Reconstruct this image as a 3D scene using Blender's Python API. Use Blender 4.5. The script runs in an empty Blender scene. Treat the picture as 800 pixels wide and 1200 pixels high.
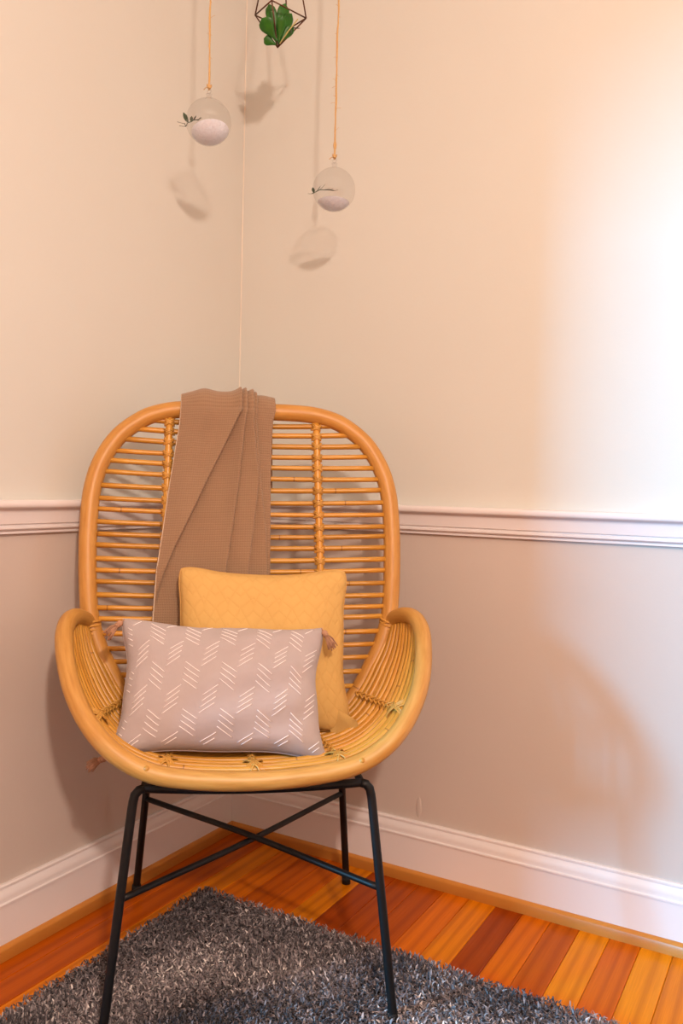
import bpy, math, random
import numpy as np
from mathutils import Matrix, Vector

random.seed(7)
RNG = np.random.default_rng(11)
SC = bpy.context.scene
COL = SC.collection
PI = math.pi

# ------------------------------------------------------------------ camera
# world: room corner at the origin, right-hand wall along +x (y = 0), left-hand wall along -y (x = 0)
cam_d = bpy.data.cameras.new('camera')
cam_d.sensor_fit = 'VERTICAL'
cam_d.sensor_height = 36.0
cam_d.lens = 984.75 / 1200 * 36.0
cam_d.clip_start = 0.02
cam = bpy.data.objects.new('camera', cam_d)
COL.objects.link(cam)
cam.matrix_world = Matrix((
    (0.866655, -0.035060, 0.497674, 1.24285),
    (0.498362, 0.014166, -0.866854, -1.65629),
    (0.023342, 0.999285, 0.029750, 0.85470),
    (0, 0, 0, 1)))
SC.camera = cam

# ------------------------------------------------------------------ light
world = bpy.data.worlds.new('world')
SC.world = world
world.use_nodes = True
world.node_tree.nodes['Background'].inputs[0].default_value = (0.62, 0.74, 1.0, 1)
world.node_tree.nodes['Background'].inputs[1].default_value = 0.25


def light(name, kind, loc, energy, color, **kw):
    d = bpy.data.lights.new(name, kind)
    d.energy = energy
    d.color = color
    for k, v in kw.items():
        setattr(d, k, v)
    o = bpy.data.objects.new(name, d)
    COL.objects.link(o)
    o.location = loc
    return o


# ceiling lamp of the room (its bulb), above and behind the photographer
light('ceiling_lamp_bulb', 'POINT', (1.95, -2.09, 1.85), 97, (1.0, 0.775, 0.64), shadow_soft_size=0.055)
# daylight reaching in through the window of the left wall, well outside the frame
dl = light('window_daylight', 'AREA', (-1.42, -3.42, 1.25), 225, (0.10, 0.58, 1.0), shape='RECTANGLE', size=0.44, size_y=0.6)
dl.rotation_euler = (Vector((0.95, 0.0, 0.75)) - dl.location).to_track_quat('-Z', 'Y').to_euler()

SC.view_settings.view_transform = 'Standard'
SC.view_settings.look = 'None'
SC.view_settings.gamma = 1
SC.view_settings.use_curve_mapping = False
SC.view_settings.exposure = 0.54
SC.cycles.max_bounces = 8
SC.cycles.transparent_max_bounces = 24


# ------------------------------------------------------------------ helpers: objects
def tag(o, label=None, cat=None, group=None, kind=None):
    if label: o['label'] = label
    if cat: o['category'] = cat
    if group: o['group'] = group
    if kind: o['kind'] = kind
    return o


def empty(name, loc=(0, 0, 0), rot=None, label=None, cat=None, group=None):
    o = bpy.data.objects.new(name, None)
    COL.objects.link(o)
    o.empty_display_size = 0.05
    o.location = loc
    if rot is not None:
        o.rotation_euler = rot
    return tag(o, label, cat, group)


class MB:
    """collects vertices, faces, uvs and slot numbers for ONE mesh"""
    def __init__(self):
        self.v, self.f, self.uv, self.mi, self.n = [], [], [], [], 0

    def add(self, verts, faces, uvs=None, mi=0):
        verts = np.asarray(verts, float)
        self.v.append(verts)
        for k, fc in enumerate(faces):
            self.f.append([i + self.n for i in fc])
            self.uv.append(uvs[k] if uvs is not None else [(0, 0)] * len(fc))
            self.mi.append(mi)
        self.n += len(verts)
        return self

    def box(self, x0, x1, y0, y1, z0, z1, mi=0):
        v = [(x, y, z) for z in (z0, z1) for y in (y0, y1) for x in (x0, x1)]
        f = [(0, 2, 3, 1), (4, 5, 7, 6), (0, 1, 5, 4), (2, 6, 7, 3), (0, 4, 6, 2), (1, 3, 7, 5)]
        return self.add(v, f, None, mi)

    def tube(self, pts, r, segs=10, closed=False, caps=True, mi=0, vscale=1.0):
        pts = np.asarray(pts, float)
        n = len(pts)
        r = np.full(n, r, float) if np.isscalar(r) else np.asarray(r, float)
        if closed:
            tan = np.roll(pts, -1, 0) - np.roll(pts, 1, 0)
        else:
            tan = np.gradient(pts, axis=0)
        tan /= np.linalg.norm(tan, axis=1)[:, None] + 1e-12
        a = np.array([0, 0, 1.0]) if abs(tan[0][2]) < 0.9 else np.array([1.0, 0, 0])
        nrm = [np.cross(tan[0], a)]
        nrm[0] /= np.linalg.norm(nrm[0])
        for i in range(1, n):
            q = nrm[-1] - tan[i] * (nrm[-1] @ tan[i])
            nrm.append(q / (np.linalg.norm(q) + 1e-12))
        nrm = np.array(nrm)
        if closed:   # spread the twist of the frame over the loop
            q = nrm[-1] - tan[0] * (nrm[-1] @ tan[0])
            q /= np.linalg.norm(q)
            ang = math.atan2(np.cross(q, nrm[0]) @ tan[0], q @ nrm[0])
            b = np.cross(tan, nrm)
            th = (np.arange(n) / n * ang)[:, None]
            nrm = nrm * np.cos(th) + b * np.sin(th)
        bi = np.cross(tan, nrm)
        th = np.arange(segs) / segs * 2 * PI
        V = (pts[:, None, :] + r[:, None, None] * (np.cos(th)[None, :, None] * nrm[:, None, :]
             + np.sin(th)[None, :, None] * bi[:, None, :])).reshape(-1, 3)
        L = np.concatenate([[0], np.cumsum(np.linalg.norm(np.diff(pts, axis=0), axis=1))])
        if closed:
            L = np.append(L, L[-1] + np.linalg.norm(pts[0] - pts[-1]))
        F, U = [], []
        m = n if closed else n - 1
        for i in range(m):
            j = (i + 1) % n
            for k in range(segs):
                k2 = (k + 1) % segs
                F.append((i * segs + k, i * segs + k2, j * segs + k2, j * segs + k))
                U.append([(L[i] * vscale, k / segs), (L[i] * vscale, (k + 1) / segs), (L[i + 1] * vscale, (k + 1) / segs), (L[i + 1] * vscale, k / segs)])
        if caps and not closed:
            F.append(tuple(range(segs))[::-1]); U.append([(0, 0)] * segs)
            F.append(tuple((n - 1) * segs + k for k in range(segs))); U.append([(L[-1], 0)] * segs)
        return self.add(V, F, U, mi)

    def lathe(self, prof, segs=24, center=(0, 0, 0), mi=0):
        c = np.array(center)
        V, F = [], []
        for (rr, z) in prof:
            for k in range(segs):
                a = k / segs * 2 * PI
                V.append(c + (rr * math.cos(a), rr * math.sin(a), z))
        for i in range(len(prof) - 1):
            for k in range(segs):
                k2 = (k + 1) % segs
                F.append((i * segs + k, i * segs + k2, (i + 1) * segs + k2, (i + 1) * segs + k))
        return self.add(V, F, None, mi)

    def grid(self, P, mi=0, flip=False, uvs=None):
        """P: (n, m, 3) array of points"""
        n, m = P.shape[:2]
        F, U = [], []
        for i in range(n - 1):
            for j in range(m - 1):
                q = [(i, j), (i, j + 1), (i + 1, j + 1), (i + 1, j)]
                if flip: q = q[::-1]
                F.append([a * m + b for a, b in q])
                if uvs is None:
                    U.append([(b / (m - 1), a / (n - 1)) for a, b in q])
                else:
                    U.append([tuple(uvs[a, b]) for a, b in q])
        return self.add(P.reshape(-1, 3), F, U, mi)

    def mesh(self, name, mats, smooth=True):
        me = bpy.data.meshes.new(name)
        me.from_pydata(np.concatenate(self.v).tolist(), [], self.f)
        uvl = me.uv_layers.new(name='uv')
        uvl.data.foreach_set('uv', np.array([c for q in self.uv for c in q], float).ravel())
        for mt in (mats if isinstance(mats, (list, tuple)) else [mats]):
            me.materials.append(mt)
        me.polygons.foreach_set('material_index', self.mi)
        me.polygons.foreach_set('use_smooth', [smooth] * len(self.f))
        me.update()
        return me

    def build(self, name, mats, parent=None, smooth=True, auto=None):
        me = self.mesh(name, mats, smooth)
        if auto is not None and smooth:
            me.set_sharp_from_angle(angle=math.radians(auto))
        return link(name, me, parent)


def link(name, me, parent=None):
    o = bpy.data.objects.new(name, me)
    COL.objects.link(o)
    if parent is not None:
        o.parent = parent
    return o


def spline(ctrl, n, closed=False):
    """centripetal-ish Catmull-Rom through ctrl, n points evenly spaced by length"""
    P = np.asarray(ctrl, float)
    if closed:
        Q = np.vstack([P[-1], P, P[0], P[1]])
    else:
        Q = np.vstack([2 * P[0] - P[1], P, 2 * P[-1] - P[-2]])
    out = []
    for i in range(1, len(Q) - 2):
        p0, p1, p2, p3 = Q[i - 1:i + 3]
        d = np.linalg.norm(p2 - p1)
        m1 = (p2 - p0) / (np.linalg.norm(p1 - p0) + d) * d
        m2 = (p3 - p1) / (np.linalg.norm(p3 - p2) + d) * d
        for t in np.linspace(0, 1, 16, endpoint=False):
            h = t * t * (3 - 2 * t)
            out.append((1 - h) * p1 + h * p2 + (t ** 3 - 2 * t * t + t) * m1 + (t ** 3 - t * t) * m2)
    out.append(Q[-2])
    out = np.array(out)
    L = np.concatenate([[0], np.cumsum(np.linalg.norm(np.diff(out, axis=0), axis=1))])
    s = np.linspace(0, L[-1], n, endpoint=not closed)
    return np.stack([np.interp(s, L, out[:, k]) for k in range(3)], 1)


# ------------------------------------------------------------------ helpers: materials
def srgb(r, g, b):
    f = lambda c: (c / 255 / 12.92) if c / 255 <= 0.04045 else ((c / 255 + 0.055) / 1.055) ** 2.4
    return (f(r), f(g), f(b), 1)


class Mat:
    def __init__(self, name, color=(0.5, 0.5, 0.5, 1), rough=0.5, spec=0.5, metal=0.0):
        self.m = bpy.data.materials.new(name)
        self.m.use_nodes = True
        self.nt = self.m.node_tree
        self.b = self.nt.nodes['Principled BSDF']
        self.set('Base Color', color); self.set('Roughness', rough)
        self.set('Specular IOR Level', spec); self.set('Metallic', metal)

    def set(self, k, v):
        if hasattr(v, 'is_output'):
            self.nt.links.new(v, self.b.inputs[k])
        else:
            self.b.inputs[k].default_value = v
        return self

    def node(self, typ, ins=None, **props):
        n = self.nt.nodes.new(typ)
        for k, v in props.items():
            setattr(n, k, v)
        for k, v in (ins or {}).items():
            if hasattr(v, 'is_output'):
                self.nt.links.new(v, n.inputs[k])
            else:
                n.inputs[k].default_value = v
        return n

    def math(self, op, a, b=0.0, c=0.0):
        return self.node('ShaderNodeMath', {0: a, 1: b, 2: c}, operation=op).outputs[0]

    def coord(self, kind='Object'):
        return self.node('ShaderNodeTexCoord').outputs[kind]

    def mapping(self, vec, scale=(1, 1, 1), loc=(0, 0, 0)):
        return self.node('ShaderNodeMapping', {'Vector': vec, 'Scale': scale, 'Location': loc}).outputs[0]

    def noise(self, vec, scale, detail=3.0, rough=0.55):
        return self.node('ShaderNodeTexNoise', {'Vector': vec, 'Scale': scale, 'Detail': detail, 'Roughness': rough}).outputs[0]

    def ramp(self, fac, stops):
        n = self.node('ShaderNodeValToRGB', {'Fac': fac})
        e = n.color_ramp.elements
        while len(e) < len(stops): e.new(0.5)
        for el, (p, c) in zip(e, stops):
            el.position = p; el.color = c
        return n.outputs[0]

    def mix(self, fac, a, b, blend='MIX'):
        n = self.node('ShaderNodeMix', data_type='RGBA', blend_type=blend)
        for i, v in ((0, fac), (6, a), (7, b)):
            if hasattr(v, 'is_output'): self.nt.links.new(v, n.inputs[i])
            else: n.inputs[i].default_value = v
        return n.outputs[2]

    def bump(self, height, strength=0.3, dist=0.001):
        return self.set('Normal', self.node('ShaderNodeBump', {'Height': height, 'Strength': strength, 'Distance': dist}).outputs[0])

    def rand(self):
        return self.node('ShaderNodeObjectInfo').outputs['Random']


def wall_mat(name, col, rough):
    m = Mat(name, col, rough)
    v = m.coord('Object')
    n = m.noise(v, 2.2, 3)
    m.set('Base Color', m.mix(n, col, tuple(c * 0.94 for c in col[:3]) + (1,)))
    h = m.math('ADD', m.math('MULTIPLY', m.noise(v, 160, 2), 0.5), m.math('MULTIPLY', m.noise(v, 14, 2), 2.0))
    m.bump(h, 0.22, 0.0012)
    return m.m


M = {}
M['cream'] = wall_mat('cream_wall_paint', srgb(214, 214, 207), 0.40)
M['grey'] = wall_mat('grey_wall_paint', srgb(205, 192, 183), 0.40)
M['ceiling'] = Mat('ceiling_paint', srgb(240, 236, 228), 0.8).m


def mk_white():
    m = Mat('white_trim_paint', srgb(228, 222, 222), 0.32)
    v = m.coord('Object')
    spots = m.node('ShaderNodeTexVoronoi', {'Vector': v, 'Scale': 9.0}).outputs['Distance']
    mask = m.math('LESS_THAN', spots, 0.018)
    m.set('Base Color', m.mix(mask, srgb(228, 222, 222), srgb(150, 120, 105)))
    m.bump(m.noise(v, 40, 2), 0.12, 0.001)
    return m.m


M['white'] = mk_white()


def mk_floor(name, a, b, c):
    m = Mat(name, a, 0.28, 0.14)
    v = m.coord('Object')
    rnd = m.rand()
    off = m.node('ShaderNodeCombineXYZ', {0: m.math('MULTIPLY', rnd, 37.0), 1: m.math('MULTIPLY', rnd, 91.0), 2: 0.0}).outputs[0]
    vv = m.node('ShaderNodeVectorMath', {0: v, 1: off}, operation='ADD').outputs[0]
    warp = m.noise(m.mapping(vv, (9, 1.4, 4)), 1.6, 2)
    band = m.node('ShaderNodeTexWave', {'Vector': m.mapping(vv, (11, 0.9, 6)), 'Scale': 1.0, 'Distortion': 7.0, 'Detail': 2.0, 'Detail Scale': 0.8}, wave_type='BANDS', bands_direction='X').outputs['Fac']
    fine = m.noise(m.mapping(vv, (420, 9, 40)), 1.0, 3)
    base = m.ramp(rnd, [(0.0, c), (0.16, a), (0.45, b), (0.7, a), (0.86, c), (1.0, b)])
    dark = m.mix(1.0, base, (0.50, 0.36, 0.26, 1), 'MULTIPLY')
    g = m.math('MULTIPLY', m.math('POWER', band, 2.2), 0.62)
    col = m.mix(g, base, dark)
    col = m.mix(m.math('MULTIPLY', m.math('POWER', fine, 1.5), 0.8), col, dark)
    col = m.mix(m.math('MULTIPLY', warp, 0.25), col, m.mix(1.0, base, (1.2, 1.12, 0.9, 1), 'MULTIPLY'))
    kn = m.node('ShaderNodeTexVoronoi', {'Vector': m.mapping(vv, (14, 3.3, 1)), 'Scale': 1.0}).outputs['Distance']
    col = m.mix(m.math('LESS_THAN', kn, 0.07), col, srgb(70, 30, 12))
    m.set('Base Color', col)
    m.set('Roughness', m.math('ADD', 0.24, m.math('MULTIPLY', fine, 0.18)))
    m.bump(fine, 0.12, 0.0006)
    return m.m


M['plank'] = mk_floor('oak_floor_varnish', srgb(218, 112, 4), srgb(232, 144, 10), srgb(160, 66, 4))
M['subfloor'] = Mat('dark_subfloor', srgb(60, 28, 12), 0.7).m


def mk_rattan(name, base, light_, dark, node_d, rough=0.33):
    m = Mat(name, base, rough)
    uv = m.node('ShaderNodeUVMap', uv_map='uv').outputs[0]
    rnd = m.rand()
    sep = m.node('ShaderNodeSeparateXYZ', {0: uv})
    L = m.math('ADD', sep.outputs[0], m.math('MULTIPLY', rnd, 7.3))
    streak = m.noise(m.node('ShaderNodeCombineXYZ', {0: m.math('MULTIPLY', L, 7.0), 1: m.math('MULTIPLY', sep.outputs[1], 5.0), 2: rnd}).outputs[0], 3.0, 4)
    obj = m.noise(m.coord('Object'), 22, 3)
    col = m.ramp(streak, [(0.25, dark), (0.5, base), (0.75, light_)])
    col = m.mix(m.math('MULTIPLY', obj, 0.45), col, base)
    tint = m.ramp(rnd, [(0.0, (0.80, 0.76, 0.66, 1)), (0.5, (1, 1, 1, 1)), (1.0, (1.0, 0.93, 0.84, 1))])
    col = m.mix(1.0, col, tint, 'MULTIPLY')
    # growth rings of the cane
    cell = m.math('DIVIDE', L, node_d)
    fr = m.math('FRACT', m.math('ADD', cell, m.math('MULTIPLY', m.noise(m.node('ShaderNodeCombineXYZ', {0: m.math('FLOOR', cell), 1: 0.0, 2: 0.0}).outputs[0], 5.0, 0), 0.0)))
    ring = m.math('LESS_THAN', fr, 0.0042 / node_d * 0.6)
    pr = m.node('ShaderNodeTexWhiteNoise', {'W': m.math('ADD', m.math('FLOOR', cell), m.math('MULTIPLY', rnd, 50.0))}, noise_dimensions='1D').outputs['Value']
    ring = m.math('MULTIPLY', ring, m.math('GREATER_THAN', pr, 0.68))
    col = m.mix(m.math('MULTIPLY', ring, 0.6), col, srgb(110, 58, 20))
    m.set('Base Color', col)
    m.bump(streak, 0.1, 0.0006)
    return m.m


M['hoop'] = mk_rattan('peeled_rattan_pole', srgb(194, 143, 71), srgb(206, 157, 86), srgb(176, 122, 54), 0.41, 0.42)
M['rod'] = mk_rattan('honey_rattan_rod', srgb(206, 150, 58), srgb(222, 170, 80), srgb(172, 112, 34), 0.17, 0.34)
M['lash'] = mk_rattan('cane_binding', srgb(208, 158, 76), srgb(222, 176, 96), srgb(184, 126, 54), 0.9, 0.42)
M['steel'] = Mat('black_powder_coat', srgb(8, 8, 10), 0.5, 0.4).m
M['rubber'] = Mat('black_rubber', srgb(16, 15, 16), 0.7, 0.3).m


def mk_knit():
    m = Mat('brown_knit_wool', srgb(150, 122, 102), 0.92, 0.15)
    uv = m.node('ShaderNodeUVMap', uv_map='uv').outputs[0]
    s = m.node('ShaderNodeSeparateXYZ', {0: uv})
    rib = m.math('SINE', m.math('MULTIPLY', s.outputs[1], 2 * PI / 0.0046))
    st = m.math('SINE', m.math('ADD', m.math('MULTIPLY', s.outputs[0], 2 * PI / 0.0052), m.math('MULTIPLY', rib, 0.9)))
    h = m.math('ADD', m.math('MULTIPLY', rib, 0.6), m.math('MULTIPLY', st, 0.4))
    fuzz = m.noise(m.coord('Object'), 500, 2)
    col = m.mix(m.math('MULTIPLY_ADD', h, 0.28, 0.45), srgb(140, 111, 86), srgb(170, 140, 113))
    col = m.mix(m.math('MULTIPLY', fuzz, 0.3), col, srgb(122, 95, 75))
    m.set('Base Color', col)
    m.set('Sheen Weight', 0.25)
    m.bump(m.math('ADD', m.math('MULTIPLY', h, 0.6), fuzz), 0.45, 0.0011)
    return m.m


M['knit'] = mk_knit()
M['cream_thread'] = Mat('cream_thread', srgb(212, 192, 172), 0.85, 0.2).m
M['white_thread'] = Mat('white_thread', srgb(246, 240, 240), 0.8, 0.2).m
M['tassel'] = Mat('taupe_tassel_thread', srgb(180, 138, 112), 0.85, 0.2).m


def mk_linen(name, a, b):
    m = Mat(name, a, 0.88, 0.2)
    v = m.coord('Object')
    w1 = m.math('SINE', m.math('MULTIPLY', m.node('ShaderNodeSeparateXYZ', {0: v}).outputs[0], 2 * PI / 0.0014))
    w2 = m.math('SINE', m.math('MULTIPLY', m.node('ShaderNodeSeparateXYZ', {0: v}).outputs[1], 2 * PI / 0.0014))
    h = m.math('MULTIPLY', w1, w2)
    n = m.noise(v, 60, 4)
    m.set('Base Color', m.mix(n, a, b))
    m.set('Sheen Weight', 0.15)
    hh = m.math('ADD', m.math('MULTIPLY', h, 0.12), m.math('MULTIPLY', m.noise(v, 35, 2), 1.6))
    m.bump(hh, 0.35, 0.0016)
    return m.m


M['lilac'] = mk_linen('lilac_grey_linen', srgb(183, 171, 171), srgb(174, 162, 162))


def mk_quilt():
    m = Mat('mustard_quilted_cotton', srgb(226, 176, 104), 0.85, 0.2)
    uv = m.node('ShaderNodeUVMap', uv_map='uv').outputs[0]
    s = m.node('ShaderNodeSeparateXYZ', {0: uv})
    U, V = s.outputs[0], s.outputs[1]
    tri = lambda x, p: m.math('ABSOLUTE', m.math('SUBTRACT', m.math('FRACT', m.math('DIVIDE', x, p)), 0.5))
    # zig-zag quilting lines in two interlocking directions
    zz = m.math('ADD', m.math('DIVIDE', V, 0.026), m.math('MULTIPLY', tri(U, 0.046), 1.7))
    l1 = m.math('ABSOLUTE', m.math('SUBTRACT', m.math('FRACT', zz), 0.5))
    zz2 = m.math('SUBTRACT', m.math('DIVIDE', V, 0.052), m.math('MULTIPLY', tri(U, 0.046), 1.7))
    l2 = m.math('ABSOLUTE', m.math('SUBTRACT', m.math('FRACT', zz2), 0.5))
    d = m.math('MINIMUM', l1, m.math('ADD', l2, 0.0))
    h = m.math('POWER', m.math('MINIMUM', m.math('MULTIPLY', d, 4.5), 1.0), 0.5)
    v = m.coord('Object')
    n = m.noise(v, 45, 3)
    m.set('Base Color', m.mix(h, srgb(208, 166, 98), m.mix(n, srgb(215, 175, 106), srgb(207, 166, 98))))
    m.bump(m.math('ADD', h, m.math('MULTIPLY', n, 0.5)), 0.36, 0.0016)
    return m.m


M['quilt'] = mk_quilt()
M['quilt_piping'] = Mat('mustard_piping', srgb(204, 160, 94), 0.85, 0.2).m


def mk_pile():
    m = Mat('charcoal_shag_pile', srgb(80, 76, 78), 0.6, 0.35)
    a = m.node('ShaderNodeAttribute', attribute_name='tint').outputs['Fac']
    col = m.ramp(a, [(0.0, srgb(50, 48, 53)), (0.40, srgb(120, 112, 116)), (0.72, srgb(170, 161, 162)), (1.0, srgb(244, 237, 234))])
    m.set('Base Color', col)
    m.set('Sheen Weight', 0.1)
    return m.m


M['pile'] = mk_pile()
M['rug_base'] = Mat('charcoal_rug_backing', srgb(50, 48, 50), 0.95, 0.1).m


def mk_glass():
    m = bpy.data.materials.new('thin_clear_glass')
    m.use_nodes = True
    nt = m.node_tree
    nt.nodes.clear()
    out = nt.nodes.new('ShaderNodeOutputMaterial')
    mix = nt.nodes.new('ShaderNodeMixShader')
    tr = nt.nodes.new('ShaderNodeBsdfTransparent')
    tr.inputs[0].default_value = (0.935, 0.935, 0.935, 1)
    gl = nt.nodes.new('ShaderNodeBsdfGlossy')
    gl.inputs['Roughness'].default_value = 0.02
    gl.inputs['Color'].default_value = (0.9, 0.9, 0.9, 1)
    lw = nt.nodes.new('ShaderNodeLayerWeight')
    lw.inputs['Blend'].default_value = 0.5
    p = nt.nodes.new('ShaderNodeMath'); p.operation = 'POWER'; p.inputs[1].default_value = 4.0
    q = nt.nodes.new('ShaderNodeMath'); q.operation = 'MULTIPLY_ADD'; q.inputs[1].default_value = 0.55; q.inputs[2].default_value = 0.04
    nt.links.new(lw.outputs['Facing'], p.inputs[0])
    nt.links.new(p.outputs[0], q.inputs[0])
    nt.links.new(q.outputs[0], mix.inputs[0])
    nt.links.new(tr.outputs[0], mix.inputs[1])
    nt.links.new(gl.outputs[0], mix.inputs[2])
    nt.links.new(mix.outputs[0], out.inputs[0])
    return m


M['glass'] = mk_glass()


def mk_simple(name, a, b, scale, rough=0.6, bump=0.3, dist=0.001, spec=0.4):
    m = Mat(name, a, rough, spec)
    n = m.noise(m.coord('Object'), scale, 3)
    m.set('Base Color', m.mix(n, a, b))
    if bump: m.bump(n, bump, dist)
    return m.m


M['shoe'] = mk_simple('oak_moulding_varnish', srgb(206, 142, 64), srgb(184, 112, 42), 9, 0.35, 0.1)
M['twine'] = mk_simple('jute_twine', srgb(212, 178, 124), srgb(188, 148, 96), 400, 0.9)
M['gravel'] = mk_simple('white_gravel', srgb(240, 246, 255), srgb(216, 220, 232), 260, 0.8, 0.9, 0.002)
M['sprig'] = mk_simple('dark_sprig_leaf', srgb(62, 84, 56), srgb(36, 46, 34), 300, 0.6)
M['leaf'] = mk_simple('succulent_green', srgb(48, 118, 24), srgb(18, 66, 14), 90, 0.4, 0.1)
M['brass'] = Mat('aged_bronze_wire', srgb(92, 62, 44), 0.4, 0.5, 0.6).m
M['twig'] = mk_simple('pale_stem', srgb(206, 196, 130), srgb(170, 150, 90), 200, 0.7)

# ------------------------------------------------------------------ the setting
W = 0.013          # wall planes lie this far behind the faces of the mouldings
XR, YB, ZC = 4.1, -4.1, 2.5
RAIL = 0.775       # the two paints meet behind the chair rail


def wall_boxes(boxes):
    mb = MB()
    for (x0, x1, y0, y1, z0, z1) in boxes:
        if z0 < RAIL < z1:
            mb.box(x0, x1, y0, y1, z0, RAIL, 1)
            mb.box(x0, x1, y0, y1, RAIL, z1, 0)
        else:
            mb.box(x0, x1, y0, y1, z0, z1, 0 if z0 >= RAIL else 1)
    return mb


PAINT = [M['cream'], M['grey']]
WY0, WY1, WZ0, WZ1 = -2.1, -1.325, 0.25, 1.46     # window opening in the left wall
wl = wall_boxes([(-W - 0.1, -W, WY1, W + 0.1, -0.02, ZC), (-W - 0.1, -W, YB - 0.1, WY0, -0.02, ZC), (-W - 0.1, -W, WY0, WY1, -0.02, WZ0),
                 (-W - 0.1, -W, WY0, WY1, WZ1, ZC)]).build('wall_left', PAINT, smooth=False)
tag(wl, 'left wall, cream above the chair rail and grey below it', 'wall', kind='structure')
wr = wall_boxes([(-W, XR, W, W + 0.1, -0.02, ZC)]).build('wall_right', PAINT, smooth=False)
tag(wr, 'right wall behind the chair, cream over grey, catching the window light', 'wall', kind='structure')
wb = wall_boxes([(-W, XR, YB - 0.1, YB, -0.02, ZC)]).build('wall_back', PAINT, smooth=False)
tag(wb, 'plain back wall of the room facing the corner', 'wall', kind='structure')
ws = wall_boxes([(XR, XR + 0.1, YB - 0.1, W + 0.1, -0.02, ZC)]).build('wall_side', PAINT, smooth=False)
tag(ws, 'side wall of the room opposite the left wall', 'wall', kind='structure')
ce = MB().box(-0.12, XR + 0.1, YB - 0.1, W + 0.1, ZC, ZC + 0.1).build('ceiling', M['ceiling'], smooth=False)
tag(ce, 'flat white painted ceiling', 'ceiling', kind='structure')

# bead of paint filling the corner
cb = MB().tube([(-W + 0.001, W - 0.001, z) for z in np.linspace(0.83, ZC, 30)], 0.0016, 8).build('caulk_bead', Mat('caulk', srgb(226, 219, 206), 0.4).m, wl)

# dried paint drip low on the right wall
drip = MB().lathe([(0.0003, -0.026), (.0042, -.020), (.0072, -.008), (.0066, .004), (.0040, .016), (.0003, .022)], 16)
dv = drip.v[0]
dv[:, 1] = dv[:, 1] * 0.22
dv += np.array([0.497, W, 0.160])
drip.build('paint_drip', M['grey'], wr)

# window in the left wall
dr = MB()
for y0, y1 in ((WY0, WY0 + .03), (WY1 - .03, WY1)):
    dr.box(-W - 0.07, -W - 0.03, y0, y1, WZ0, WZ1)
for z0, z1 in ((WZ0, WZ0 + .03), (WZ1 - .03, WZ1)):
    dr.box(-W - 0.068, -W - 0.032, WY0, WY1, z0, z1)
win = dr.build('window_1', M['white'], smooth=False)
tag(win, 'white framed window in the left wall letting in daylight', 'window', kind='structure')
MB().box(-W - 0.052, -W - 0.048, WY0 + .03, WY1 - .03, WZ0 + .03, WZ1 - .03).build('pane', M['glass'], win, smooth=False)


def extrude_profile(prof, along, n_in, n_out_x=True):
    """prof: (depth out of the wall, z); along 'L' (left wall, y runs) or 'R' (right wall, x runs)"""
    mb = MB()
    V, F = [], []
    k = len(prof)
    if along == 'R':
        ends = ((lambda d: (-W + d, W - d)), (lambda d: (XR, W - d)))
    else:
        ends = ((lambda d: (-W + d, n_in)), (lambda d: (-W + d, W - d)))
    for e in ends:
        for d, z in prof:
            x, y = e(d)
            V.append((x, y, z))
    for i in range(k - 1):
        F.append((i, i + 1, k + i + 1, k + i))
    F.append(tuple(range(k))[::-1]); F.append(tuple(range(k, 2 * k)))
    return mb.add(V, F)


def curve2(pts, n=40):
    P = spline([(a, b, 0) for a, b in pts], n)
    return [(a, b) for a, b, _ in P]


# chair rail: nose, cove, flat, bead, fillet
rail = [(0, 0.758), (0.009, 0.758), (0.009, 0.763), (0.013, 0.7645), (0.0155, 0.767), (0.0155, 0.7705), (0.012, 0.773), (0.012, 0.7745), (0.016, 0.776)] \
    + [(0.016 + 0.002 * t, 0.776 + 0.019 * t) for t in (0.3, 0.6, 1.0)] \
    + [(0.018 + 0.010 * (1 - math.cos(a)), 0.795 + 0.009 * math.sin(a)) for a in np.linspace(0.1, PI / 2, 7)] \
    + [(0.0285, 0.8045)] + [(0.0285 + 0.003 * math.sin(a), 0.811 - 0.0065 * math.cos(a)) for a in np.linspace(0.2, PI - 0.2, 7)] + [(0.026, 0.8185), (0, 0.8185)]
base = [(0, 0.0), (0.013, 0.0), (0.013, 0.092), (0.0155, 0.0935), (0.0155, 0.097), (0.013, 0.099), (0.0125, 0.101)] \
    + [(0.0125 - 0.006 * t + 0.0022 * math.sin(PI * t), 0.101 + 0.020 * t) for t in (0.2, 0.4, 0.6, 0.8, 1.0)] \
    + [(0.0085, 0.1225), (0.0085, 0.1262), (0.006, 0.1284), (0, 0.1284)]
shoe = [(0.0131, 0.0)] + [(0.0131 + 0.0125 * math.cos(a), 0.0235 * math.sin(a)) for a in np.linspace(0, PI / 2, 9)]
for nm, al, side in (('trim_1', 'L', 'left'), ('trim_2', 'R', 'right')):
    o = extrude_profile(rail, al, WY1 + .002).build(nm, M['white'], smooth=True, auto=35)
    tag(o, 'white moulded chair rail running along the %s wall' % side, 'chair rail', kind='structure')
for nm, al, side in (('baseboard_left', 'L', 'left'), ('baseboard_right', 'R', 'right')):
    o = extrude_profile(base, al, YB).build(nm, M['white'], smooth=True, auto=35)
    tag(o, 'white baseboard with moulded top edge along the %s wall' % side, 'baseboard', kind='structure')
for nm, al, side in (('trim_3', 'L', 'left'), ('trim_4', 'R', 'right')):
    o = extrude_profile(shoe, al, YB).build(nm, M['shoe'], smooth=True, auto=50)
    tag(o, 'varnished oak shoe moulding at the foot of the %s baseboard' % side, 'moulding', kind='structure')

# floor: oak strips running along the left wall
fl = MB().box(-0.1, XR + 0.05, YB - 0.1, W + 0.05, -0.05, -0.012).build('floor', M['subfloor'], smooth=False)
tag(fl, 'varnished orange oak strip floor', 'floor', kind='structure')
PW = 0.0572


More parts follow.
